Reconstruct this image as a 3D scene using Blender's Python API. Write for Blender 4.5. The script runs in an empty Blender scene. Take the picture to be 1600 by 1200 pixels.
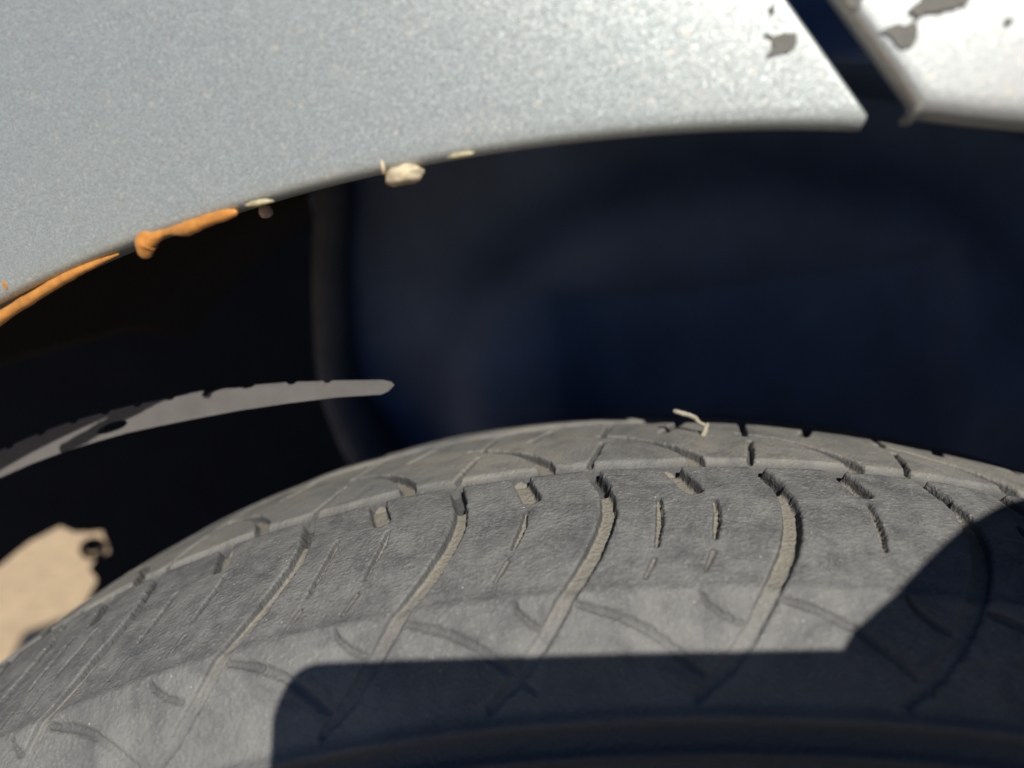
import bpy, bmesh, math, random
import numpy as np
from mathutils import Vector, Matrix, noise
from mathutils.geometry import tessellate_polygon

random.seed(7)
rng = np.random.default_rng(11)
S = bpy.context.scene
COL = S.collection

# ------------------------------------------------------------------ camera
# metres; wheel centre is the origin, wheel axis = +Y (inward), Z up
CAM_POS = Vector((0.01466, -0.10024, 0.34095))
CAM_R = Vector((0.98619, 0.05338, -0.15677)).normalized()
CAM_U = Vector((0.13245, 0.31405, 0.94012)).normalized()
CAM_F = Vector((-0.09942, 0.94790, -0.30264)).normalized()
camd = bpy.data.cameras.new('camera')
cam = bpy.data.objects.new('camera', camd); COL.objects.link(cam)
cm = Matrix((CAM_R, CAM_U, -CAM_F)).transposed().to_4x4(); cm.translation = CAM_POS
cam.matrix_world = cm
camd.sensor_fit = 'HORIZONTAL'; camd.lens = 5.4; camd.sensor_width = 5.4 * 1600 / 1155
camd.clip_start = 0.002; camd.clip_end = 400
camd.dof.use_dof = True; camd.dof.focus_distance = 0.139; camd.dof.aperture_fstop = 1.75
S.camera = cam
S.render.resolution_x = 1024; S.render.resolution_y = 768

# ------------------------------------------------------------------ sky, sun, exposure
TO_SUN = Vector((0.3188, -0.6906, 0.6492)).normalized()
w = bpy.data.worlds.new('World'); S.world = w; w.use_nodes = True
nt = w.node_tree; bg = nt.nodes['Background']
sky = nt.nodes.new('ShaderNodeTexSky'); sky.sky_type = 'NISHITA'; sky.sun_disc = False
sky.sun_elevation = math.asin(TO_SUN.z); sky.sun_rotation = math.atan2(TO_SUN.x, TO_SUN.y)
sky.altitude = 1500; sky.dust_density = .3; sky.ozone_density = 8.
nt.links.new(sky.outputs[0], bg.inputs[0]); bg.inputs[1].default_value = 0.05
sund = bpy.data.lights.new('sun', 'SUN'); sund.energy = 4.9; sund.angle = math.radians(0.53); sund.color = (1, .96, .885)
sun = bpy.data.objects.new('sun', sund); COL.objects.link(sun)
sun.rotation_euler = (-TO_SUN).to_track_quat('-Z', 'Y').to_euler(); sun.location = TO_SUN * 3
S.view_settings.view_transform = 'Standard'; S.view_settings.look = 'None'
S.view_settings.exposure = 0.5; S.view_settings.gamma = 1
S.render.engine = 'CYCLES'
S.cycles.use_denoising = True
S.cycles.max_bounces = 6

# ------------------------------------------------------------------ helpers
YAW = 0.10                                   # the wheel is steered: the car side is turned this far
EX = Vector((math.cos(YAW), -math.sin(YAW), 0))   # along the car
EN = Vector((math.sin(YAW), math.cos(YAW), 0))    # into the car
H0 = 0.0139
def C(s, h, z): return EX * s + EN * (h + H0) + Vector((0, 0, z))

def mat(name):
    m = bpy.data.materials.new(name); m.use_nodes = True
    n = m.node_tree; b = n.nodes['Principled BSDF']
    return m, n, b
def nd(n, t, **kw):
    o = n.nodes.new(t)
    for k, v in kw.items(): setattr(o, k, v)
    return o
def setin(node, **kw):
    for k, v in kw.items(): node.inputs[k.replace('_', ' ')].default_value = v
def tex_noise(n, co, scale, detail=4, rough=.55, dist=0):
    t = nd(n, 'ShaderNodeTexNoise'); setin(t, Scale=scale, Detail=detail, Roughness=rough, Distortion=dist)
    n.links.new(co, t.inputs['Vector']); return t
def ramp(n, fac, stops):
    r = nd(n, 'ShaderNodeValToRGB'); e = r.color_ramp.elements
    while len(e) < len(stops): e.new(.5)
    for i, (p, c) in enumerate(stops):
        e[i].position = p; e[i].color = (c, c, c, 1) if isinstance(c, (int, float)) else (*c, 1)
    n.links.new(fac, r.inputs[0]); return r.outputs[0]
def mix(n, fac, a, b, mode='MIX'):
    m = nd(n, 'ShaderNodeMix', data_type='RGBA', blend_type=mode)
    for sock, v in ((m.inputs['Factor'], fac), (m.inputs['A'], a), (m.inputs['B'], b)):
        if isinstance(v, bpy.types.NodeSocket): n.links.new(v, sock)
        elif isinstance(v, (int, float)): sock.default_value = v if sock.type == 'VALUE' else (v, v, v, 1)
        else: sock.default_value = (*v, 1)
    return m.outputs['Result']
def math_n(n, op, a, b=None, c=None, clamp=False):
    m = nd(n, 'ShaderNodeMath', operation=op, use_clamp=clamp)
    for i, v in enumerate((a, b, c)):
        if v is None: continue
        if isinstance(v, bpy.types.NodeSocket): n.links.new(v, m.inputs[i])
        else: m.inputs[i].default_value = v
    return m.outputs[0]
def bump(n, b, h, strength, dist, chain=None):
    bp = nd(n, 'ShaderNodeBump'); setin(bp, Strength=strength, Distance=dist)
    n.links.new(h, bp.inputs['Height'])
    if chain is not None: n.links.new(chain, bp.inputs['Normal'])
    if b is not None: n.links.new(bp.outputs[0], b.inputs['Normal'])
    return bp.outputs[0]
def objco(n): return nd(n, 'ShaderNodeTexCoord').outputs['Object']

def mk(name, verts, faces, m, parent=None, smooth=True):
    me = bpy.data.meshes.new(name); me.from_pydata([tuple(v) for v in verts], [], faces); me.update()
    if smooth: me.polygons.foreach_set('use_smooth', [True] * len(me.polygons))
    me.materials.append(m)
    o = bpy.data.objects.new(name, me); COL.objects.link(o); o.parent = parent
    return o
def empty(name, loc, label, cat, group=None):
    o = bpy.data.objects.new(name, None); COL.objects.link(o); o.location = loc
    o.empty_display_size = .02
    o['label'] = label; o['category'] = cat
    if group: o['group'] = group
    bpy.context.view_layer.update()
    return o
def adopt(o, parent):
    o.parent = parent; o.matrix_parent_inverse = parent.matrix_world.inverted()
    return o
def grid_faces(nr, nc, wrap=False):
    f = []
    for i in range(nr - 1):
        for j in range(nc - (0 if wrap else 1)):
            k = (j + 1) % nc
            f.append((i * nc + j, i * nc + k, (i + 1) * nc + k, (i + 1) * nc + j))
    return f
def tube(name, pts, radii, m, parent=None, seg=14, jitter=0., squash=None):
    """closed tapering tube through pts; squash = (direction, factor) flattens it"""
    P = [Vector(p) for p in pts]; n = len(P); V = []
    for i in range(n):
        t = (P[min(i + 1, n - 1)] - P[max(i - 1, 0)]).normalized()
        a = t.cross(Vector((0.13, .2, .97))).normalized(); b = t.cross(a)
        for k in range(seg):
            an = 2 * math.pi * k / seg
            d = a * math.cos(an) + b * math.sin(an)
            r = radii[i]
            if jitter: r *= 1 + jitter * noise.noise((P[i] + d * radii[i]) * 900)
            q = d * r
            if squash: q = q - squash[0] * q.dot(squash[0]) * (1 - squash[1])
            V.append(P[i] + q)
    F = grid_faces(n, seg, True)
    V += [P[0], P[-1]]
    for k in range(seg):
        F.append((len(V) - 2, (k + 1) % seg, k)); F.append((len(V) - 1, (n - 1) * seg + k, (n - 1) * seg + (k + 1) % seg))
    return mk(name, V, F, m, parent)
def dense(pts, rad, k=6):
    """Catmull-Rom refinement of a path with radii, ends rounded to a point"""
    P = [Vector(p) for p in pts]; O = []; Rr = []
    n = len(P)
    for i in range(n - 1):
        p0, p1, p2, p3 = P[max(i - 1, 0)], P[i], P[i + 1], P[min(i + 2, n - 1)]
        r0, r1, r2, r3 = rad[max(i - 1, 0)], rad[i], rad[i + 1], rad[min(i + 2, n - 1)]
        for j in range(k):
            t = j / k; t2 = t * t; t3 = t2 * t
            O.append(.5 * ((2 * p1) + (p2 - p0) * t + (2 * p0 - 5 * p1 + 4 * p2 - p3) * t2 + (3 * p1 - p0 - 3 * p2 + p3) * t3))
            Rr.append(max(1e-5, .5 * (2 * r1 + (r2 - r0) * t + (2 * r0 - 5 * r1 + 4 * r2 - r3) * t2 + (3 * r1 - r0 - 3 * r2 + r3) * t3)))
    O.append(P[-1]); Rr.append(rad[-1])
    t0 = (O[0] - O[1]).normalized(); t1 = (O[-1] - O[-2]).normalized(); a, b = Rr[0], Rr[-1]; e0, e1 = O[0], O[-1]
    for q in (.5, .85, .98): O.insert(0, e0 + t0 * a * q); Rr.insert(0, a * math.sqrt(1 - q * q)); O.append(e1 + t1 * b * q); Rr.append(b * math.sqrt(1 - q * q))
    return O, Rr
def poly_sheet(name, outer, holes, to3, thick, tn, m, parent=None):
    """flat polygon with holes, given real thickness along tn"""
    loops = [[Vector((x, y, 0)) for x, y in L] for L in [outer] + holes]
    tris = tessellate_polygon(loops)
    flat = [p for L in loops for p in L]; N = len(flat)
    V = [to3(p.x, p.y) for p in flat] + [to3(p.x, p.y) + tn * thick for p in flat]
    F = [tuple(t) for t in tris] + [tuple(i + N for i in reversed(t)) for t in tris]
    off = 0
    for L in loops:
        k = len(L)
        for i in range(k):
            a, b = off + i, off + (i + 1) % k
            F.append((a, b, b + N, a + N))
        off += k
    o = mk(name, V, F, m, parent, smooth=False)
    bm = bmesh.new(); bm.from_mesh(o.data); bmesh.ops.recalc_face_normals(bm, faces=bm.faces); bm.to_mesh(o.data); bm.free()
    return o
def rough_outline(pts, sub=4, amp=.12):
    out = []
    n = len(pts)
    for i in range(n):
        a, b = Vector((*pts[i], 0)), Vector((*pts[(i + 1) % n], 0)); L = (b - a).length
        nrm = Vector((b.y - a.y, a.x - b.x, 0)).normalized() if L else Vector()
        for j in range(sub):
            t = j / sub; p = a.lerp(b, t)
            if j: p += nrm * random.uniform(-amp, amp) * L
            out.append((p.x, p.y))
    return out

# ------------------------------------------------------------------ materials
def paint_mat(name, base, whiter=0.):
    m, n, b = mat(name); co = objco(n)
    vor = nd(n, 'ShaderNodeTexVoronoi'); setin(vor, Scale=6500); n.links.new(co, vor.inputs['Vector'])
    vor2 = nd(n, 'ShaderNodeTexVoronoi'); setin(vor2, Scale=3300); n.links.new(co, vor2.inputs['Vector'])
    # aluminium flakes lie at slightly different angles
    geo = nd(n, 'ShaderNodeNewGeometry')
    def jit(v, amt, nrm):
        s = nd(n, 'ShaderNodeVectorMath', operation='SUBTRACT'); n.links.new(v.outputs['Color'], s.inputs[0]); s.inputs[1].default_value = (.5, .5, .5)
        k = nd(n, 'ShaderNodeVectorMath', operation='SCALE'); n.links.new(s.outputs[0], k.inputs[0]); k.inputs['Scale'].default_value = amt
        a = nd(n, 'ShaderNodeVectorMath', operation='ADD'); n.links.new(k.outputs[0], a.inputs[0]); n.links.new(nrm, a.inputs[1])
        z = nd(n, 'ShaderNodeVectorMath', operation='NORMALIZE'); n.links.new(a.outputs[0], z.inputs[0]); return z.outputs[0]
    pn = jit(vor2, .05 * (1 - whiter), jit(vor, .18 * (1 - whiter), geo.outputs['Normal']))
    peel = tex_noise(n, co, 1500, 2, .5)
    nrm = bump(n, None, peel.outputs['Fac'], .1, .0002, pn)
    n.links.new(nrm, b.inputs['Normal'])
    cn = bump(n, None, peel.outputs['Fac'], .12, .0002)
    n.links.new(cn, b.inputs['Coat Normal'])
    dust = tex_noise(n, co, 60, 5, .6)
    dfac = ramp(n, dust.outputs['Fac'], [(.35, .25), (.7, .6)])
    spec = tex_noise(n, co, 900, 1, .5)
    specm = ramp(n, spec.outputs['Fac'], [(.67, 0.), (.73, .8)])
    sep = nd(n, 'ShaderNodeSeparateColor'); n.links.new(vor.outputs['Color'], sep.inputs[0])
    var = ramp(n, sep.outputs[0], [(0, .78), (.8, 1.), (1., 1.25)])
    col = mix(n, 1., base, var, 'MULTIPLY')
    col = mix(n, math_n(n, 'MULTIPLY', dfac, .35), col, (.42, .41, .37))
    col = mix(n, math_n(n, 'MULTIPLY', specm, .5), col, (.62, .55, .42))
    n.links.new(col, b.inputs['Base Color'])
    setin(b, Metallic=.55, Roughness=.47, Coat_Weight=.3, Coat_Roughness=.12)
    b.inputs['Specular IOR Level'].default_value = .4
    return m
M_PAINT = paint_mat('silver_metallic_paint', (.365, .39, .38))
M_BUMP = paint_mat('silver_paint_glare_lift', (.42, .43, .42), .6)  # fender silver made whiter: the bumper's specular brightness put into the base

def plain(name, col, rough=.8, nscale=400, var=.25, bstr=.4, bdist=.0004, metallic=0, sss=0):
    m, n, b = mat(name); co = objco(n)
    t = tex_noise(n, co, nscale, 5, .6)
    v = ramp(n, t.outputs['Fac'], [(.3, 1 - var), (.7, 1 + var)])
    n.links.new(mix(n, 1., col, v, 'MULTIPLY'), b.inputs['Base Color'])
    setin(b, Roughness=rough, Metallic=metallic)
    if sss:
        b.inputs['Subsurface Weight'].default_value = sss; b.inputs['Subsurface Radius'].default_value = (.0015, .0007, .0003)
        b.inputs['Subsurface Scale'].default_value = 1
    if bstr: bump(n, b, t.outputs['Fac'], bstr, bdist)
    return m
M_PRIMER = plain('grey_primer', (.135, .13, .115), .9, 900, .12)
M_GLUE = plain('amber_glue', (.44, .185, .035), .12, 350, .25, .15, .0003, 0, .15)
M_GLUE.node_tree.nodes['Principled BSDF'].inputs['Coat Weight'].default_value = .8
M_RESIN = plain('dried_tan_glue', (.42, .345, .23), .55, 700, .3, .7, .0004, 0, .2)
M_PALE = plain('pale_glue', (.36, .31, .18), .5, 700, .25, .5, .0003)
M_DOT = plain('dark_speck', (.03, .03, .035), .8)
M_LINER = plain('liner_veil_navy', (.105, .165, .31), .6, 25, .25, .25, .003)  # navy is the blue veiling flare put into the liner's colour
M_VOID = plain('void_black_plastic', (.008, .009, .013), .9, 40, .3, .2, .002)  # near-black colour carries the darkness of the unlit void
M_BAND = plain('dusty_flange', (.108, .100, .094), .9, 120, .12, .3, .0006)
M_STRAW = plain('dry_straw', (.24, .215, .16), .75, 600, .2)
M_STEEL = plain('dark_steel', (.03, .03, .035), .5, 60, .2, .2, .001, .6)
M_PHONE = plain('black_phone', (.02, .02, .022), .35, 50, .1, 0)
M_GLASS = plain('lens_glass', (.01, .01, .015), .08, 50, .1, 0)
M_SKIN = plain('skin', (.45, .27, .19), .55, 300, .12, .2, .0005, 0, .15)
M_SLEEVE = plain('dark_sleeve', (.03, .035, .06), .95, 300, .3, .4, .001)

def ground_mat():
    m, n, b = mat('sandy_ground'); co = objco(n)
    a = tex_noise(n, co, 6, 6, .6); c = tex_noise(n, co, 40, 6, .7)
    col = mix(n, a.outputs['Fac'], (.43, .31, .18), (.52, .385, .235))
    col = mix(n, ramp(n, c.outputs['Fac'], [(.4, 0.), (.65, .8)]), col, (.30, .22, .14))
    n.links.new(col, b.inputs['Base Color']); setin(b, Roughness=.95)
    bump(n, b, c.outputs['Fac'], .6, .006); return m
M_GROUND = ground_mat()

def tyre_mat():
    m, n, b = mat('dusty_rubber'); co = objco(n)
    ag = nd(n, 'ShaderNodeAttribute', attribute_name='groove').outputs['Fac']
    av = nd(n, 'ShaderNodeAttribute', attribute_name='across').outputs['Fac']   # 0 outer .. 1 inner, millimetres/100 + .3
    big = tex_noise(n, co, 45, 4, .6); med = tex_noise(n, co, 330, 5, .65); fine = tex_noise(n, co, 1500, 3, .6)
    pit = nd(n, 'ShaderNodeTexVoronoi'); setin(pit, Scale=900); n.links.new(co, pit.inputs['Vector'])
    wob = math_n(n, 'MULTIPLY_ADD', med.outputs['Fac'], .016, math_n(n, 'MULTIPLY_ADD', big.outputs['Fac'], .03, -.023))
    vv = math_n(n, 'ADD', av, wob)
    # across: shoulder < .30, outer rib .30-.655, groove, centre rib > .70
    shoulder = ramp(n, vv, [(.24, 1.), (.36, 0.)])
    centre = ramp(n, av, [(.66, 0.), (.705, 1.)])
    rib = mix(n, ramp(n, med.outputs['Fac'], [(.3, 0.), (.75, 1.)]), (.066, .066, .067), (.136, .135, .130))
    sh = mix(n, ramp(n, big.outputs['Fac'], [(.35, 0.), (.65, 1.)]), (.088, .088, .088), (.150, .148, .141))
    side = ramp(n, av, [(.135, 1.), (.185, 0.)])
    sh = mix(n, side, sh, (.042, .047, .056))
    ce = mix(n, ramp(n, big.outputs['Fac'], [(.35, 0.), (.65, 1.)]), (.112, .112, .106), (.195, .183, .155))
    col = mix(n, shoulder, rib, sh); col = mix(n, centre, col, ce)
    # scuffs and pale grit
    grit = ramp(n, fine.outputs['Fac'], [(.56, 0.), (.68, 1.)])
    smoothside = ramp(n, av, [(.14, 0.), (.22, 1.)])
    col = mix(n, math_n(n, 'MULTIPLY', math_n(n, 'MULTIPLY', grit, .32), smoothside), col, (.30, .29, .27))
    dots = ramp(n, pit.outputs['Distance'], [(.10, 1.), (.17, 0.)])
    sel = nd(n, 'ShaderNodeSeparateColor'); n.links.new(pit.outputs['Color'], sel.inputs[0])
    dsel = math_n(n, 'MULTIPLY', dots, math_n(n, 'GREATER_THAN', sel.outputs[0], .95))
    col = mix(n, math_n(n, 'MULTIPLY', math_n(n, 'MULTIPLY', dsel, .8), smoothside), col, (.46, .45, .42))
    film = ramp(n, tex_noise(n, co, 120, 6, .7, .6).outputs['Fac'], [(.42, 0.), (.66, .75)])
    col = mix(n, math_n(n, 'MULTIPLY', film, smoothside), col, (.17, .168, .158))
    worn = ramp(n, tex_noise(n, co, 75, 5, .7, 1.2).outputs['Fac'], [(.5, 0.), (.68, .6)])
    col = mix(n, math_n(n, 'MULTIPLY', worn, smoothside), col, (.062, .062, .066))
    # groove walls show bare rubber, groove floors hold dry mud
    wall = ramp(n, ag, [(.08, 0.), (.3, 1.), (.72, 1.), (.95, 0.)])
    floor = ramp(n, math_n(n, 'ADD', ag, math_n(n, 'MULTIPLY_ADD', med.outputs['Fac'], .3, -.15)), [(.74, 0.), (.92, 1.)])
    col = mix(n, math_n(n, 'MULTIPLY', math_n(n, 'MULTIPLY', wall, .7), ramp(n, av, [(.22, .12), (.34, 1.)])), col, (.045, .044, .045))
    mud = mix(n, fine.outputs['Fac'], (.125, .118, .098), (.225, .205, .165))
    mudfade = ramp(n, av, [(.24, .0), (.38, .9)])
    col = mix(n, math_n(n, 'MULTIPLY', floor, mudfade), col, mud)
    n.links.new(col, b.inputs['Base Color'])
    n.links.new(ramp(n, av, [(.12, .42), (.2, .78)]), b.inputs['Roughness']); b.inputs['Specular IOR Level'].default_value = .35
    h1 = bump(n, None, med.outputs['Fac'], .55, .0007)
    h2 = bump(n, None, fine.outputs['Fac'], .9, .0005, h1)
    n.links.new(h2, b.inputs['Normal'])
    return m
M_TYRE = tyre_mat()

# ------------------------------------------------------------------ ground
R = 0.2777
GZ = -(R - .008)
def ground():
    xs = np.concatenate([-np.geomspace(120, .4, 26), np.linspace(-.3, .3, 5), np.geomspace(.4, 120, 26)])
    V = []; N = len(xs)
    for y in xs:
        for x in xs:
            d = math.hypot(x, y)
            amp = 0 if d < .35 else min(.012, .006 * (d - .35))
            V.append((x, y, GZ + amp * noise.noise(Vector((x * 1.3, y * 1.3, .2)))))
    o = mk('ground', V, grid_faces(N, N), M_GROUND); o['kind'] = 'structure'
ground()
def added_dark_sheet():
    # unseen asphalt added under the car to darken ground bounce; its ragged edge stops short of the sand behind the wheel
    m, n, b = mat('added_asphalt'); co = objco(n)
    t = tex_noise(n, co, 160, 6, .7); t2 = tex_noise(n, co, 3, 4, .6)
    col = mix(n, t.outputs['Fac'], (.03, .03, .032), (.085, .083, .08)); col = mix(n, math_n(n, 'MULTIPLY', t2.outputs['Fac'], .3), col, (.10, .09, .075))
    n.links.new(col, b.inputs['Base Color']); setin(b, Roughness=.9); bump(n, b, t.outputs['Fac'], .7, .004)
    V = []; ys = np.linspace(-40, 40, 401); k = 0
    for y in ys:
        e = -.42 - .05 * noise.noise(Vector((y * 2.1, 0, 3))) + .0
        V += [(e - .06, y, GZ - .03), (e, y, GZ + .014), (e + .3, y, GZ + .018 if abs(y) > .5 else GZ + .004), (6., y, GZ + .004), (6.1, y, GZ - .03)]
    o = mk('added_dark_sheet', V, [tuple(reversed(f)) for f in grid_faces(len(ys), 5)], m); o['kind'] = 'structure'
added_dark_sheet()

# ------------------------------------------------------------------ wheel
KN = [(.004, -.112), (-.010, -.104), (-.021, -.085), (-.0255, -.062), (-.0250, -.046), (-.0215, -.033), (-.0165, -.0225), (-.012, -.016), (-.006, -.0095),
      (0, -.005), (.012, -.002), (.024, -.0006), (.035, 0), (.042, -.0004), (.05, -.0011), (.06, -.0026), (.07, -.0045), (.08, -.0067), (.09, -.0096),
      (.105, -.0155), (.117, -.024), (.126, -.038), (.130, -.060), (.126, -.085), (.112, -.104), (.100, -.112)]
def profile():
    P = np.array(KN); t = np.concatenate([[0], np.cumsum(np.hypot(*np.diff(P, axis=0).T))])
    tt = np.linspace(0, t[-1], 3000)
    Q = np.stack([np.interp(tt, t, P[:, 0]), np.interp(tt, t, P[:, 1])], 1)
    k = np.exp(-np.linspace(-2, 2, 61) ** 2); k /= k.sum()
    for c in (0, 1):
        e = np.concatenate([np.full(30, Q[0, c]), Q[:, c], np.full(30, Q[-1, c])]); Q[:, c] = np.convolve(e, k, 'valid')
    return tt, Q
def build_wheel():
    tt, Q = profile()
    ia = np.searchsorted(Q[:, 0] + 1e9 * (Q[:, 1] < -.03) * 0, 0)  # unused guard
    za = np.where((Q[:, 1] > -.027) & (Q[:, 0] < .03))[0][0]; zb = np.where(Q[:, 0] > .074)[0][0]
    pa = np.concatenate([np.arange(0, tt[za], .003), np.arange(tt[za], tt[zb], .0003), np.arange(tt[zb], tt[-1], .0025), [tt[-1]]])
    pv = np.interp(pa, tt, Q[:, 0]); pz = np.interp(pa, tt, Q[:, 1])
    dv = np.gradient(pv, pa); dz = np.gradient(pz, pa); L = np.hypot(dv, dz); nv, nz = -dz / L, dv / L   # outward normal
    circ = 2 * math.pi * R
    ua = np.concatenate([np.arange(-.165, .150, .0003), np.arange(.150, circ - .165 - .001, .0025)])
    nu, npf = len(ua), len(pa)
    dep = np.zeros((npf, nu)); flo = np.zeros((npf, nu))
    tread = pz > -.03
    def smooth(x): x = np.clip(x, 0, 1); return x * x * (3 - 2 * x)
    def stamp(U, Vv, hw, depth, wall=.00045, mud=1.):
        U = np.asarray(U, float); Vv = np.asarray(Vv, float); hw = np.asarray(hw, float) if np.ndim(hw) else np.full(len(U), hw)
        mrg = hw.max() + wall * 2
        for off in (0, circ, -circ):
            a, b = np.searchsorted(ua, [U.min() + off - mrg, U.max() + off + mrg])
            if b <= a: continue
            ra = np.where(tread & (pv > Vv.min() - mrg) & (pv < Vv.max() + mrg))[0]
            if len(ra) == 0: continue
            r0, r1 = ra[0], ra[-1] + 1
            X = ua[None, a:b] - off; Y = pv[r0:r1, None]
            best = np.full((r1 - r0, b - a), -1.)
            for i in range(len(U) - 1):
                du, dw = U[i + 1] - U[i], Vv[i + 1] - Vv[i]
                t = np.clip(((X - U[i]) * du + (Y - Vv[i]) * dw) / (du * du + dw * dw + 1e-15), 0, 1)
                d = np.hypot(X - U[i] - t * du, Y - Vv[i] - t * dw)
                best = np.maximum(best, (hw[i] + t * (hw[i + 1] - hw[i])) - d)
            best = best + .00006 * np.sin(X * 2300 + Y * 700) * np.sin(Y * 1900 - X * 500) + .00005 * np.sin(X * 5100 - Y * 3300 + 2 * np.sin(Y * 900))
            f = smooth(best / wall + .5)
            dd = depth * np.interp(pv[r0:r1], [-.008, .004, .012], [.35, .6, 1.])[:, None]
            D = dep[r0:r1, a:b]; np.maximum(D, f * dd, out=D)
            Fl = flo[r0:r1, a:b]; np.maximum(Fl, f * mud, out=Fl)
    # pitch positions measured on the worn tread, continued round the tyre
    uk = [-.0835, -.0458, -.0134, .0146, .047, .0785]
    pit = [.0285, .0315, .0345]
    while uk[-1] < circ - .0835 - .05: uk.append(uk[-1] + pit[random.randrange(3)])
    sip = {0: [.0105, .0225], 1: [.0088, .0195], 2: [.0138], 3: [.0105, .0205], 4: [.0158], 5: [.011, .02]}
    for k, u0 in enumerate(uk):
        nxt = uk[k + 1] - u0 if k + 1 < len(uk) else circ + uk[0] - u0
        j = lambda a: random.uniform(-a, a)
        # long curved lateral groove: deep slanted mouth, then a wide shallow mud-filled run that hooks back on the shoulder
        stamp([u0 - .0014, u0 - .0004, u0 + .0006], [.0365, .0325, .0285], .0012, .0032, .0010, .62)
        gu = np.array([.0006, .0012, .0010, -.0004, -.0026, -.0054, -.0082, -.0114, -.0155, -.0210]) + u0
        gv = np.array([.0285, .0245, .0195, .0140, .0085, .0035, -.0008, -.0048, -.0082, -.0112])
        stamp(gu, gv, np.array([.95, 1.25, 1.45, 1.5, 1.45, 1.4, 1.3, 1.1, .9, .5]) * .001, .0019, .0006)
        # short mouth groove half a pitch on
        s0 = u0 + nxt * .49
        stamp([s0 - .0018, s0 - .0006, s0 + .0010 + j(.0004)], [.0365, .0325, .0275 + j(.001)], [.0016, .0017, .0017], .0024, .0008)
        for q in sip.get(k, [nxt * .36 + j(.001), nxt * .66 + j(.001)]):
            a, b = .0228 + j(.0014), .0106 + j(.0016)
            stamp([u0 + q, u0 + q - .0003, u0 + q - .0009, u0 + q - .0021], [a, a - .004, .5 * (a + b) - .001, b], [.00045, .0006, .00062, .0004], .0013, .0003, 1.)
            if random.random() < .5: stamp([u0 + q - .0030, u0 + q - .0050], [b - .003, b - .007], [.0005, .0003], .0005, .0004, .9)
        # shoulder: a shallow slanting cut and a small hook
        stamp([u0 - .0056, u0 - .0005, u0 + .0045, u0 + .0100, u0 + .0145], [-.0008, -.0022, -.0042, -.0074, -.0100], [.0005, .0006, .0006, .0005, .0003], .0016, .0006, .5)
        stamp([u0 + nxt * .42, u0 + nxt * .45, u0 + nxt * .52, u0 + nxt * .62], [.0006, -.0012, -.0028, -.0042], [.0002, .0004, .0005, .0003], .0015, .0006, .5)
        # centre rib: sweeping curved cut from the groove, and a straight sipe
        c0 = u0 + nxt * .60
        stamp(np.array([.0008, 0, -.0026, -.0068, -.0120, -.0180]) + c0, [.0395, .0425, .0470, .0520, .0560, .0590], [.0017, .0016, .0012, .0009, .0008, .0006], .0022, .0006, .95)
        stamp([u0 - .0014, u0 + .0004, u0 + .0018], [.0395, .046, .0525], [.0006, .0006, .0004], .0016, .0003, .7)
        stamp([c0 - .0030, c0 + .0030], [.0600, .0720], [.0010, .0010], .0026, .0005, .7)
        stamp([u0 + .0020, u0 + .0050], [.0570, .0720], [.0005, .0008], .0020, .0005, .7)
    # circumferential grooves: steep near wall, leaning far wall
    for (a, b, c, d, dp) in ((.0353, .0358, .0366, .0402, .0030), (.0715, .0725, .078, .079, .004)):
        f = np.interp(pv, [a, b, c, d], [0, 1, 1, 0]) * (pz > -.03)
        dep = np.maximum(dep, f[:, None] * dp); flo = np.maximum(flo, np.interp(pv, [a, b, c, d], [0, .55, .55, 0])[:, None] * (pz > -.03)[:, None] * (flo < .6))
    # shoulder crease, sidewall rings, worn unevenness
    und = np.array([noise.noise(Vector((u * 60, 3.1, 0))) for u in ua]) * .00025
    und2 = np.array([noise.noise(Vector((u * 260, 7.7, 0))) for u in ua]) * .00010
    crease = np.where(pz > -.03, .00035 * np.exp(-((pv - .0008) / .0012) ** 2), 0)
    ring = .0011 * np.exp(-((pz + .0172) / .0009) ** 2) * (pv < .03) + .0009 * np.exp(-((pz + .0212) / .0007) ** 2) * (pv < .03) - .0012 * np.exp(-((pz + .0250) / .0018) ** 2) * (pv < .03)
    ring = ring + .0012 * np.exp(-((pz + .052) / .002) ** 2) * (pv < .03)
    D = -dep + (crease + ring)[:, None] + (und + und2)[None, :]
    ph = ua / R
    rho = R + pz[:, None] + nz[:, None] * D; vv = pv[:, None] + nv[:, None] * D
    co = np.stack([rho * np.sin(ph)[None, :], vv + 0 * rho, rho * np.cos(ph)[None, :]], -1)
    root = empty('wheel', (0, 0, GZ), 'worn dusty black car tyre on its wheel under the silver arch', 'wheel')
    idx = np.arange(npf * nu).reshape(npf, nu)
    split = np.where(pz > -.0265)[0]; lo, hi = split[0], split[-1]
    def part(name, r0, r1, m):
        sub = co[r0:r1 + 1].reshape(-1, 3); nr = r1 - r0 + 1
        I = np.arange(nr * nu).reshape(nr, nu); J = np.roll(I, -1, axis=1)
        fq = np.stack([I[:-1], I[1:], J[1:], J[:-1]], -1).reshape(-1, 4)
        me = bpy.data.meshes.new(name); nf = len(fq)
        me.vertices.add(len(sub)); me.vertices.foreach_set('co', sub.astype(np.float32).ravel())
        me.loops.add(nf * 4); me.loops.foreach_set('vertex_index', fq.astype(np.int32).ravel())
        me.polygons.add(nf); me.polygons.foreach_set('loop_start', np.arange(0, nf * 4, 4, dtype=np.int32))
        me.polygons.foreach_set('use_smooth', np.ones(nf, bool)); me.update(calc_edges=True)
        a = me.attributes.new('groove', 'FLOAT', 'POINT'); a.data.foreach_set('value', flo[r0:r1 + 1].astype(np.float32).ravel())
        acr = np.clip(pv * 10 + .3, 0, 1) - np.where(pv < .03, np.clip((-.016 - pz) * 12, 0, .3), 0)
        a = me.attributes.new('across', 'FLOAT', 'POINT'); a.data.foreach_set('value', np.repeat(np.clip(acr[r0:r1 + 1], 0, 1), nu).astype(np.float32))
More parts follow.
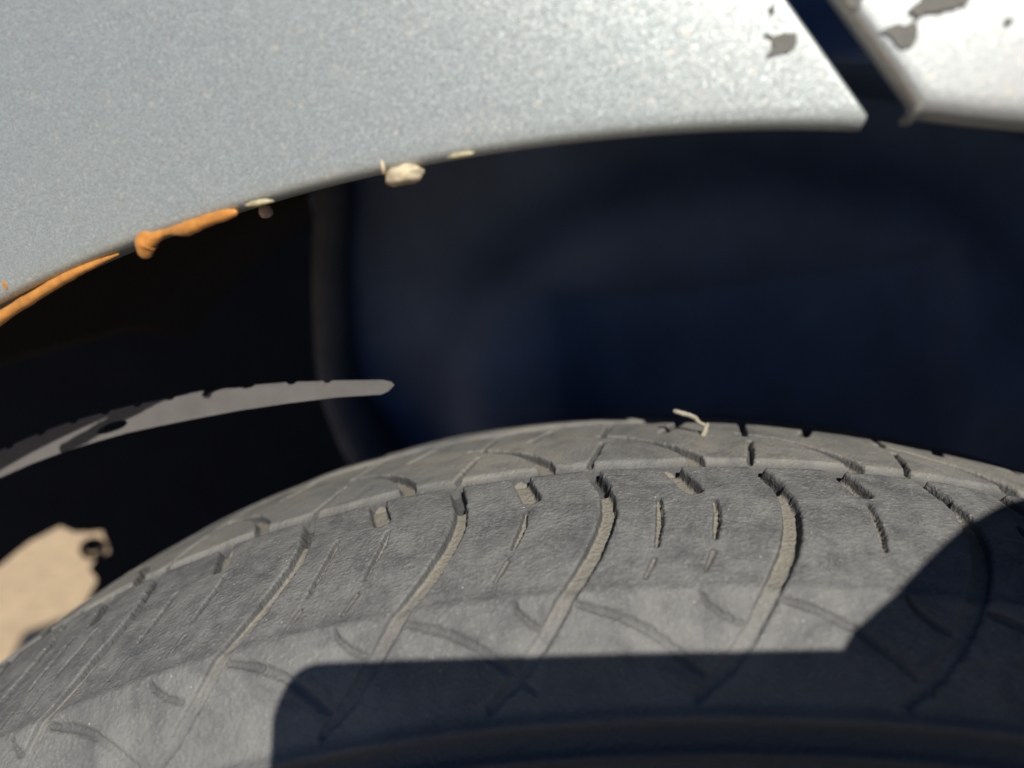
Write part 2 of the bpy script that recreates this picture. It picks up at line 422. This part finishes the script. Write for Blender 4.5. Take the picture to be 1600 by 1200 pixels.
        me.materials.append(m)
        o = bpy.data.objects.new(name, me); COL.objects.link(o); adopt(o, root); return o
    t = part('tread', lo, hi, M_TYRE); t['label'] = 'worn tread with mud filled curved grooves'
    part('sidewall', 0, lo, M_TYRE); part('sidewall', hi, npf - 1, M_TYRE)
    # steel rim and disc
    rp = [(.008, .172), (.003, .170), (.006, .160), (.016, .156), (.030, .150), (.070, .146), (.100, .152), (.110, .160), (.108, .172)]
    V = []; seg = 72
    for v, r in rp:
        for k in range(seg): a = 2 * math.pi * k / seg; V.append((r * math.sin(a), v, r * math.cos(a)))
    adopt(mk('rim', V, grid_faces(len(rp), seg, True), M_STEEL), root)
    rp = [(.030, .151), (.024, .135), (.020, .110), (.030, .085), (.030, .060), (.014, .040), (.012, .004)]
    V = []
    for v, r in rp:
        for k in range(seg): a = 2 * math.pi * k / seg; V.append((r * math.sin(a), v, r * math.cos(a)))
    adopt(mk('wheel_disc', V, grid_faces(len(rp), seg, True), M_STEEL), root)
build_wheel()

# ------------------------------------------------------------------ body panels
ARCH = 0.3403
def zlip(s): return math.sqrt(max(1e-6, ARCH ** 2 - s ** 2))
def hsurf(d): return .10 * d + .9 * min(d, .08) ** 2 + .144 * max(0, d - .08)
def panel(name, s_far, corner, slope, h0, roll_l, roll_g, flange_l, flange_g, H, m, side, lipz=None):
    """outer skin from the wheel-arch lip upwards; its free edges roll over into flanges. side=+1: gap edge on the right"""
    lz = lipz or zlip
    def roll(r, fl):
        a = [(r * math.sin(t), r * (1 - math.cos(t))) for t in np.linspace(0, math.pi / 2, 8)]
        return a + [(r, r + fl * q) for q in (.15, .5, 1.)]
    RL, RG = roll(roll_l, flange_l), roll(roll_g, flange_g)
    rows = [('l', e, h) for e, h in reversed(RL[1:])] + [('d', d, 0) for d in np.concatenate([np.linspace(0, .06, 34), np.linspace(.065, H, 14)])]
    cs = 1 - (1 - np.linspace(0, 1, 130)) ** 1.0
    cols = [('c', c, 0) for c in cs] + [('g', e, h) for e, h in RG[1:]]
    sC, zC = corner
    og = Vector((side * 1., 0, side * -slope)).normalized()          # in-plane, away from the panel at the gap
    V = []
    for rk, rv, rh in rows:
        d = rv if rk == 'd' else 0.
        for ck, cv, ch in cols:
            c = cv if ck == 'c' else 1.
            s0 = s_far + c * (sC - s_far); sE = sC + d * slope
            s = s_far + c * (sE - s_far)
            z = lz(s0) + d
            rr = math.hypot(s0, lz(s0)); ol = Vector((-s0 / rr, 0, -lz(s0) / rr))
            p = Vector((s, 0, z)) - ol * roll_l - og * (roll_g * c ** 30)
            kl, kg = (rv / roll_l if rk == 'l' else 0.), (cv / roll_g if ck == 'g' else 0.)
            f = max(kl, kg) / math.hypot(kl, kg) if kl and kg else 1.       # rounded outer corner
            if rk == 'l': p += ol * rv * f
            if ck == 'g': p += og * cv * f
            h = h0 + hsurf(d) + max(rh, ch)
            V.append(C(p.x, h, p.z))
    F = grid_faces(len(rows), len(cols))
    if side > 0: F = [tuple(reversed(f)) for f in F]
    o = mk(name, V, F, m)
    me = o.data; bm = bmesh.new(); bm.from_mesh(me)
    bm.normal_update()
    if sum((f.normal.dot(EN) for f in bm.faces)) > 0: bmesh.ops.reverse_faces(bm, faces=bm.faces)
    bm.to_mesh(me); bm.free()
    sm = o.modifiers.new('thickness', 'SOLIDIFY'); sm.thickness = .0008; sm.offset = -1
    return o

fender = empty('fender', C(-.14, .005, .33), 'silver metallic fender with amber glue drips along its wheel arch edge', 'fender')
adopt(panel('fender_panel', -.29, (.0556, .3357), -.585, 0., .0017, .0008, .011, .008, .45, M_PAINT, 1), fender)

def chip(name, pts, h0, m, parent, lip_d=True, amp=.10):
    pts = rough_outline([(a / 1000, b / 1000) for a, b in pts], 4, amp)
    def to3(s, z): return C(s, h0 + hsurf(max(0, z - zlip(s) - .0017)) - (.0004 if h0 else .0001), z)
    o = poly_sheet(name, pts, [], to3, .00012, EN, m); return adopt(o, parent)
o = chip('bare_patch', [(42.9, 349.8), (43.9, 349.8), (44.3, 349.3), (45.6, 349.5), (47.3, 349.3), (47.2, 347.8), (46.6, 347.2), (44.3, 346.8), (43.1, 346.8), (44.2, 348.0), (44.1, 349.0)], 0, M_PRIMER, fender)
o['label'] = 'grey patch where the fender paint has flaked off'
chip('bare_patch', [(44.0, 353.0), (44.8, 352.9), (44.7, 352.3), (44.2, 352.1)], 0, M_PRIMER, fender)
def ell(cx, cz, a, b, k=10, th=0.): return [(cx + a * math.cos(2 * math.pi * i / k + th), cz + b * math.sin(2 * math.pi * i / k + th)) for i in range(k)]
chip('glue_speck', ell(-84.6, 332.0, .45, .8), 0, M_GLUE, fender)
chip('paint_speck', ell(-70.2, 359.3, .35, .25, 7), 0, M_DOT, fender)
chip('paint_speck', ell(-56.1, 370.9, .35, .5, 7), 0, M_DOT, fender)

def path(pts, h): return [C(a / 1000, h, b / 1000) for a, b in pts]
P, Rr = dense(path([(-100, 322.6), (-92.7, 325.0), (-87.8, 326.9), (-80.2, 329.5), (-72.9, 331.8), (-67.2, 333.2), (-62.2, 334.2)], .0012), [.0009, .0011, .0011, .0010, .0009, .0006, .0002])
o = adopt(tube('glue_bead', P, Rr, M_GLUE, None, 16, .18), fender); o['label'] = 'long smooth amber glue run on the low end of the lip'
P, Rr = dense(path([(-56.4, 334.2), (-55.6, 335.5), (-54.0, 336.0), (-52.0, 336.5), (-50.0, 336.6), (-47.8, 336.6), (-45.3, 337.1), (-42.9, 337.5), (-40.4, 337.8), (-38.9, 337.9)], .0004), [.0014, .0018, .0011, .0006, .0008, .0012, .0011, .0010, .0009, .0006])
o = adopt(tube('glue_bead', P, Rr, M_GLUE, None, 18, .12), fender); o['label'] = 'amber glue drip ending in a round drop'
def lump(name, c, ax, m, seed, parent, amp=.25, sub=3):
    bm = bmesh.new(); bmesh.ops.create_icosphere(bm, subdivisions=sub, radius=1)
    for v in bm.verts:
        f = 1 + amp * noise.noise(v.co * 1.6 + Vector((seed, 0, 0))) + amp * .5 * noise.noise(v.co * 4 + Vector((0, seed, 0)))
        q = v.co * f; v.co = c + EX * q.x * ax[0] + EN * q.y * ax[1] + (Vector((0, 0, 1)) + EX * ax[3]) * q.z * ax[2]
    me = bpy.data.meshes.new(name); bm.to_mesh(me); bm.free(); me.polygons.foreach_set('use_smooth', [True] * len(me.polygons)); me.materials.append(m)
    o = bpy.data.objects.new(name, me); COL.objects.link(o); return adopt(o, parent) if parent else o
o = lump('glue_lump', C(-.0100, .0004, .3394), (.0031, .0018, .0015, .1), M_RESIN, 3.3, fender); o['label'] = 'pale tan lump of dried glue under the lip'
o = lump('glue_crumb', C(-.0375, .0080, .3371), (.0011, .0012, .0012, 0), plain('pink_glue', (.42, .30, .25), .6), 9.1, fender, .15)
lump('glue_flake', C(-.0340, -.0002, .3388), (.0023, .0004, .0005, -.1), M_PALE, 5.2, fender, .3)
lump('glue_flake', C(-.0007, -.0001, .3409), (.0020, .0004, .0004, 0), M_PALE, 7.7, fender, .3)
lump('glue_flake', C(-.0128, -.0003, .3410), (.0004, .0004, .0010, 0), M_RESIN, 2.7, fender, .3)

bumper = empty('bumper', C(.15, 0, .33), 'silver bumper corner, paled for sun glare, with peeling paint beyond the body gap', 'bumper')
BH = -.003
adopt(panel('bumper_panel', .325, (.0602, .3349), -.60, BH, .0026, .0018, .004, .002, .45, M_BUMP, -1), bumper)
for L in ([(56.6, 347.4), (58.4, 347.8), (60.1, 347.6), (61.2, 347.9), (61.1, 345.7), (60.5, 344.9), (59.3, 344.7), (58.5, 345.6), (57.9, 346.7)],
          [(60.1, 349.2), (61.4, 350.0), (62.8, 351.4), (67.5, 350.5), (67.3, 349.0), (66.9, 348.6), (64.9, 348.6), (63.5, 348.4), (62.1, 348.5), (61.3, 348.1), (60.7, 348.8)],
          [(53.3, 352.9), (55.6, 352.5), (54.7, 351.3), (54.5, 350.7), (53.5, 350.8), (52.8, 351.6)]):
    chip('bare_patch', L, BH, M_PRIMER, bumper)
chip('paint_speck', ell(71.8, 345.9, .35, .4, 8), BH, M_DOT, bumper)

# ------------------------------------------------------------------ wheel-arch liner
liner = empty('wheel_arch_liner', C(0, .2, .2), 'plastic wheel arch liner, coloured for flare and void, in the shade behind the tyre', 'liner')
def shell(a0, a1, m):
    V = []; hs = [.0125, .04, .09, .14, .20, .235]; rs = [.352, .366, .372, .372, .366, .350]
    an = np.linspace(math.radians(a0), math.radians(a1), 40)
    for h, r in zip(hs, rs):
        for a in an: V.append(C(r * math.sin(a), h, r * math.cos(a)))
    o = mk('liner_shell', V, grid_faces(len(hs), len(an)), m); o.modifiers.new('thickness', 'SOLIDIFY').thickness = .003
    adopt(o, liner)
shell(-38, -5, M_VOID)  # left part of the same shell, coloured black for the deep shade
shell(-5, 84, M_LINER)  # rest of the shell, in the flare-tinted navy
# inner side wall: pressed sheet with a soft bulge and a boxed recess
def side_wall():
    ss = np.linspace(-.122, .40, 150); zs = np.linspace(-.05, .352, 110); V = []
    for z in zs:
        for s in ss:
            h = .215 - .0 * s
            e = math.hypot((s - .05) / .125, (z - .235) / .085)                       # oval bulge
            h -= .022 / (1 + math.exp((e - 1) * 16))
            q = max(abs(s - .065) / .075, abs(z - .225) / .052); h += .010 / (1 + math.exp((q - 1) * 25))
            h += .002 * noise.noise(Vector((s * 20, z * 20, 0)))
            V.append(C(s, h, z))
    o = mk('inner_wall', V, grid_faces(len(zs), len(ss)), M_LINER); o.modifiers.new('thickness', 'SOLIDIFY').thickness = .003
    adopt(o, liner)
side_wall()
# upright pressed rib at the edge of the inner wall
P, Rr = dense([C(-.100, .207, .365), C(-.107, .206, .333), C(-.118, .204, .29), C(-.124, .203, .25), C(-.120, .203, .225), C(-.111, .203, .19), C(-.104, .204, .10)], [.008, .008, .008, .009, .011, .013, .015])
o = adopt(tube('upright_rib', P, Rr, plain('dusty_liner', (.085, .095, .13), .85, 60, .25), None, 20, 0.), liner)
# dusty flange with a slot and a scalloped upper edge
def flange():
    low = [(-189.4, 267.4), (-169.0, 274.6), (-154.8, 278.7), (-141.5, 282.0), (-130.7, 285.0), (-120.5, 287.3), (-110.7, 289.1), (-101.2, 290.6), (-92.2, 291.5), (-83.4, 292.3), (-70.6, 293.3), (-58.4, 293.8), (-46.5, 294.0), (-35.8, 293.6), (-34.2, 294.1), (-33.3, 294.7), (-33.8, 295.5), (-35.8, 296.2)]
    top = [(-43.5, 296.9), (-51.1, 297.5), (-60.4, 298.1), (-71.6, 298.3), (-81.5, 298.2), (-90.0, 297.8), (-98.9, 297.1), (-108.1, 295.9), (-117.7, 294.4), (-127.8, 292.1), (-138.4, 289.2), (-151.7, 285.4), (-165.6, 281.5), (-185.3, 275.4)]
    T = []
    for i in range(len(top) - 1):
        (a, b), (c, d) = top[i], top[i + 1]
        T += [(a, b), (a + .55 * (c - a), b + .55 * (d - b) + .1), (a + .62 * (c - a), b + .62 * (d - b) - .45), (a + .78 * (c - a), b + .78 * (d - b) - .5), (a + .84 * (c - a), b + .84 * (d - b) + .1)]
    T.append(top[-1])
    out = [(a / 1000, b / 1000) for a, b in low + T]
    hole = [(-0.1050 + .0046 * math.cos(t), 0.2923 + .0012 * math.sin(t) + .0010 * math.cos(t)) for t in np.linspace(0, 2 * math.pi, 20, endpoint=False)]
    o = poly_sheet('flange', out, [hole], lambda s, z: C(s, .036, z), .0025, EN, M_BAND)
    o['label'] = 'dusty curved flange with a slot catching the sun'
    adopt(o, liner)
flange()
# undershield: sheet blackened for the void's shade, with a broken edge and a bolt hole, ground shows past it
shield = empty('undershield', (-.30, .30, .10), 'black plastic undershield with a broken edge letting sandy ground show', 'shield')
EM = Vector((.866, .5, 0)); NM = Vector((-.5, .866, 0)).normalized()
out = [(-.45, .028), (-.336, .0795), (-.2369, .1243), (-.1641, .1546), (-.1467, .1632), (-.1283, .1672), (-.1226, .1606), (-.1148, .1575), (-.1085, .1560), (-.1085, .1400), (-.1175, .1386), (-.1220, .1340), (-.1202, .1267), (-.1218, .1228), (-.1295, .1140), (-.1344, .1096), (-.1541, .0875), (-.1871, .0154), (-.20, -.20), (.10, -.22), (.45, -.10), (.45, .60), (.08, .60), (-.08, .42), (-.45, .42)]
hole = [(-.1162 + .0037 * math.cos(t), .1470 + .0033 * math.sin(t)) for t in np.linspace(0, 2 * math.pi, 16, endpoint=False)]
adopt(poly_sheet('shield_sheet', out, [hole], lambda a, z: EM * a + NM * .4008 + Vector((0, 0, z)), .003, NM, M_VOID), shield)
V = []
for rr_, off in ((.0037, -.0015), (.0058, -.0028), (.0075, -.0006)):
    for k in range(20):
        t = 2 * math.pi * k / 20; V.append(EM * (-.1162 + rr_ * math.cos(t)) + NM * (.4008 + off) + Vector((0, 0, .1470 + rr_ * math.sin(t))))
adopt(mk('hole_collar', V, grid_faces(3, 20, True), M_VOID), shield)

# ------------------------------------------------------------------ straw caught in the tread
P, Rr = dense([(.0337, .0594, .2783), (.0358, .0593, .2774), (.0378, .0591, .2764), (.0388, .0585, .2752), (.0404, .0580, .2743)], [.0005, .0006, .0006, .0005, .0004])
straw = tube('straw', P, Rr, M_STRAW, None, 8, .3); straw['label'] = 'bent dry straw caught in a groove on top of the tyre'; straw['category'] = 'straw'
straw2 = tube('stalk', *dense([(.0404, .0578, .2748), (.0396, .0572, .2735), (.0388, .0562, .2722), (.0385, .0555, .2700)], [.0004, .0006, .0006, .0004]), M_STRAW, None, 8, .3)
adopt(straw2, straw)

# ------------------------------------------------------------------ phone and the hand that holds it (they cast the shadow on the tyre)
def K(x, y, z): return CAM_POS + CAM_R * (x / 1000) + CAM_U * (y / 1000) + CAM_F * (z / 1000)
phone = empty('phone', K(68, -21, -8), 'black phone held over the tyre, casting the rounded shadow', 'phone')
def slab(name, x0, x1, y0, y1, z0, z1, r, m, tilt=.012):
    prof = []
    for cx, cy, a0 in ((x1 - r, y1 - r, 0), (x0 + r, y1 - r, 90), (x0 + r, y0 + r, 180), (x1 - r, y0 + r, 270)):
        for t in range(0, 91, 10): a = math.radians(a0 + t); prof.append((cx + r * math.cos(a), cy + r * math.sin(a)))
    V = []; rings = ((z0, .985), (z0 + .8, 1.), (z1 - .8, 1.), (z1, .985)); mx, my = (x0 + x1) / 2, (y0 + y1) / 2
    for z, f in rings:
        for x, y in prof: X = mx + (x - mx) * f; Y = my + (y - my) * f; V.append(K(X, Y + tilt * (X - x0), z))
    n = len(prof); F = grid_faces(4, n, True) + [tuple(range(n - 1, -1, -1)), tuple(range(3 * n, 4 * n))]
    return mk(name, V, F, m, None, False)
adopt(slab('phone_body', -12.3, 148, -59, 16.2, -12.2, -4.2, 6.5, M_PHONE), phone)
adopt(slab('screen', -10, 146, -57, 14, -12.6, -12.25, 5, M_GLASS), phone)
for cy in (-1, -19, -37):
    adopt(slab('lens', -6.5, 6.5, cy - 6.5, cy + 6.5, -4.15, -2.4, 6.3, M_GLASS, 0), phone)

def hand():
    J = {}; E = []
    def add(name, p, r, par=None):
        J[name] = (len(J), K(*p), r / 1000)
        if par: E.append((J[par][0], J[name][0]))
    add('wrist', (196, -48, -30), 24); add('palm', (176, -22, -24), 23, 'wrist'); add('arm', (222, -88, -46), 29, 'wrist'); add('arm2', (262, -150, -80), 36, 'arm')
    add('kn1', (163, 34, -14), 14, 'palm'); add('i1', (134, 44.5, -7), 10.5, 'kn1'); add('i2', (105, 29.5, -4), 10.5, 'i1'); add('i3', (84, 16.5, -5), 9.5, 'i2'); add('i4', (70, 8, -5), 8, 'i3')
    add('kn2', (166, 8, -10), 14, 'palm'); add('m1', (158, 6, 6), 9.5, 'kn2'); add('m2', (134, 2, 8), 9, 'm1'); add('m3', (114, -2, 4), 7.5, 'm2')
    add('kn3', (166, -16, -10), 13, 'palm'); add('r1', (158, -18, 6), 9, 'kn3'); add('r2', (136, -22, 8), 8.5, 'r1'); add('r3', (118, -24, 4), 7.2, 'r2')
    add('kn4', (168, -38, -12), 12, 'palm'); add('l1', (159, -40, 5), 8.2, 'kn4'); add('l2', (140, -43, 6), 7.5, 'l1'); add('l3', (126, -44, 3), 6.5, 'l2')
    add('t0', (166, -20, -34), 14, 'palm'); add('t1', (146, -4, -30), 10.5, 't0'); add('t2', (122, -2, -22), 9, 't1')
    me = bpy.data.meshes.new('hand'); me.from_pydata([j[1] for j in J.values()], E, []); me.update()
    o = bpy.data.objects.new('hand', me); COL.objects.link(o); me.materials.append(M_SKIN)
    sk = o.modifiers.new('skin', 'SKIN'); sk.use_smooth_shade = True
    for i, (k, p, r) in enumerate(J.values()):
        v = me.skin_vertices[0].data[i]; v.radius = (r, r); v.use_root = (i == 1)
    ss = o.modifiers.new('sub', 'SUBSURF'); ss.levels = 2; ss.render_levels = 2
    root = empty('person', K(262, -150, -80), 'hand of a person gripping the phone, its shadow on the tyre', 'person')
    adopt(o, root)
    P, Rr = dense([K(225, -92, -48), K(262, -150, -80), K(330, -260, -150)], [.038, .042, .05], 5)
    adopt(tube('sleeve', P, Rr, M_SLEEVE, None, 24, .03), root)
hand()
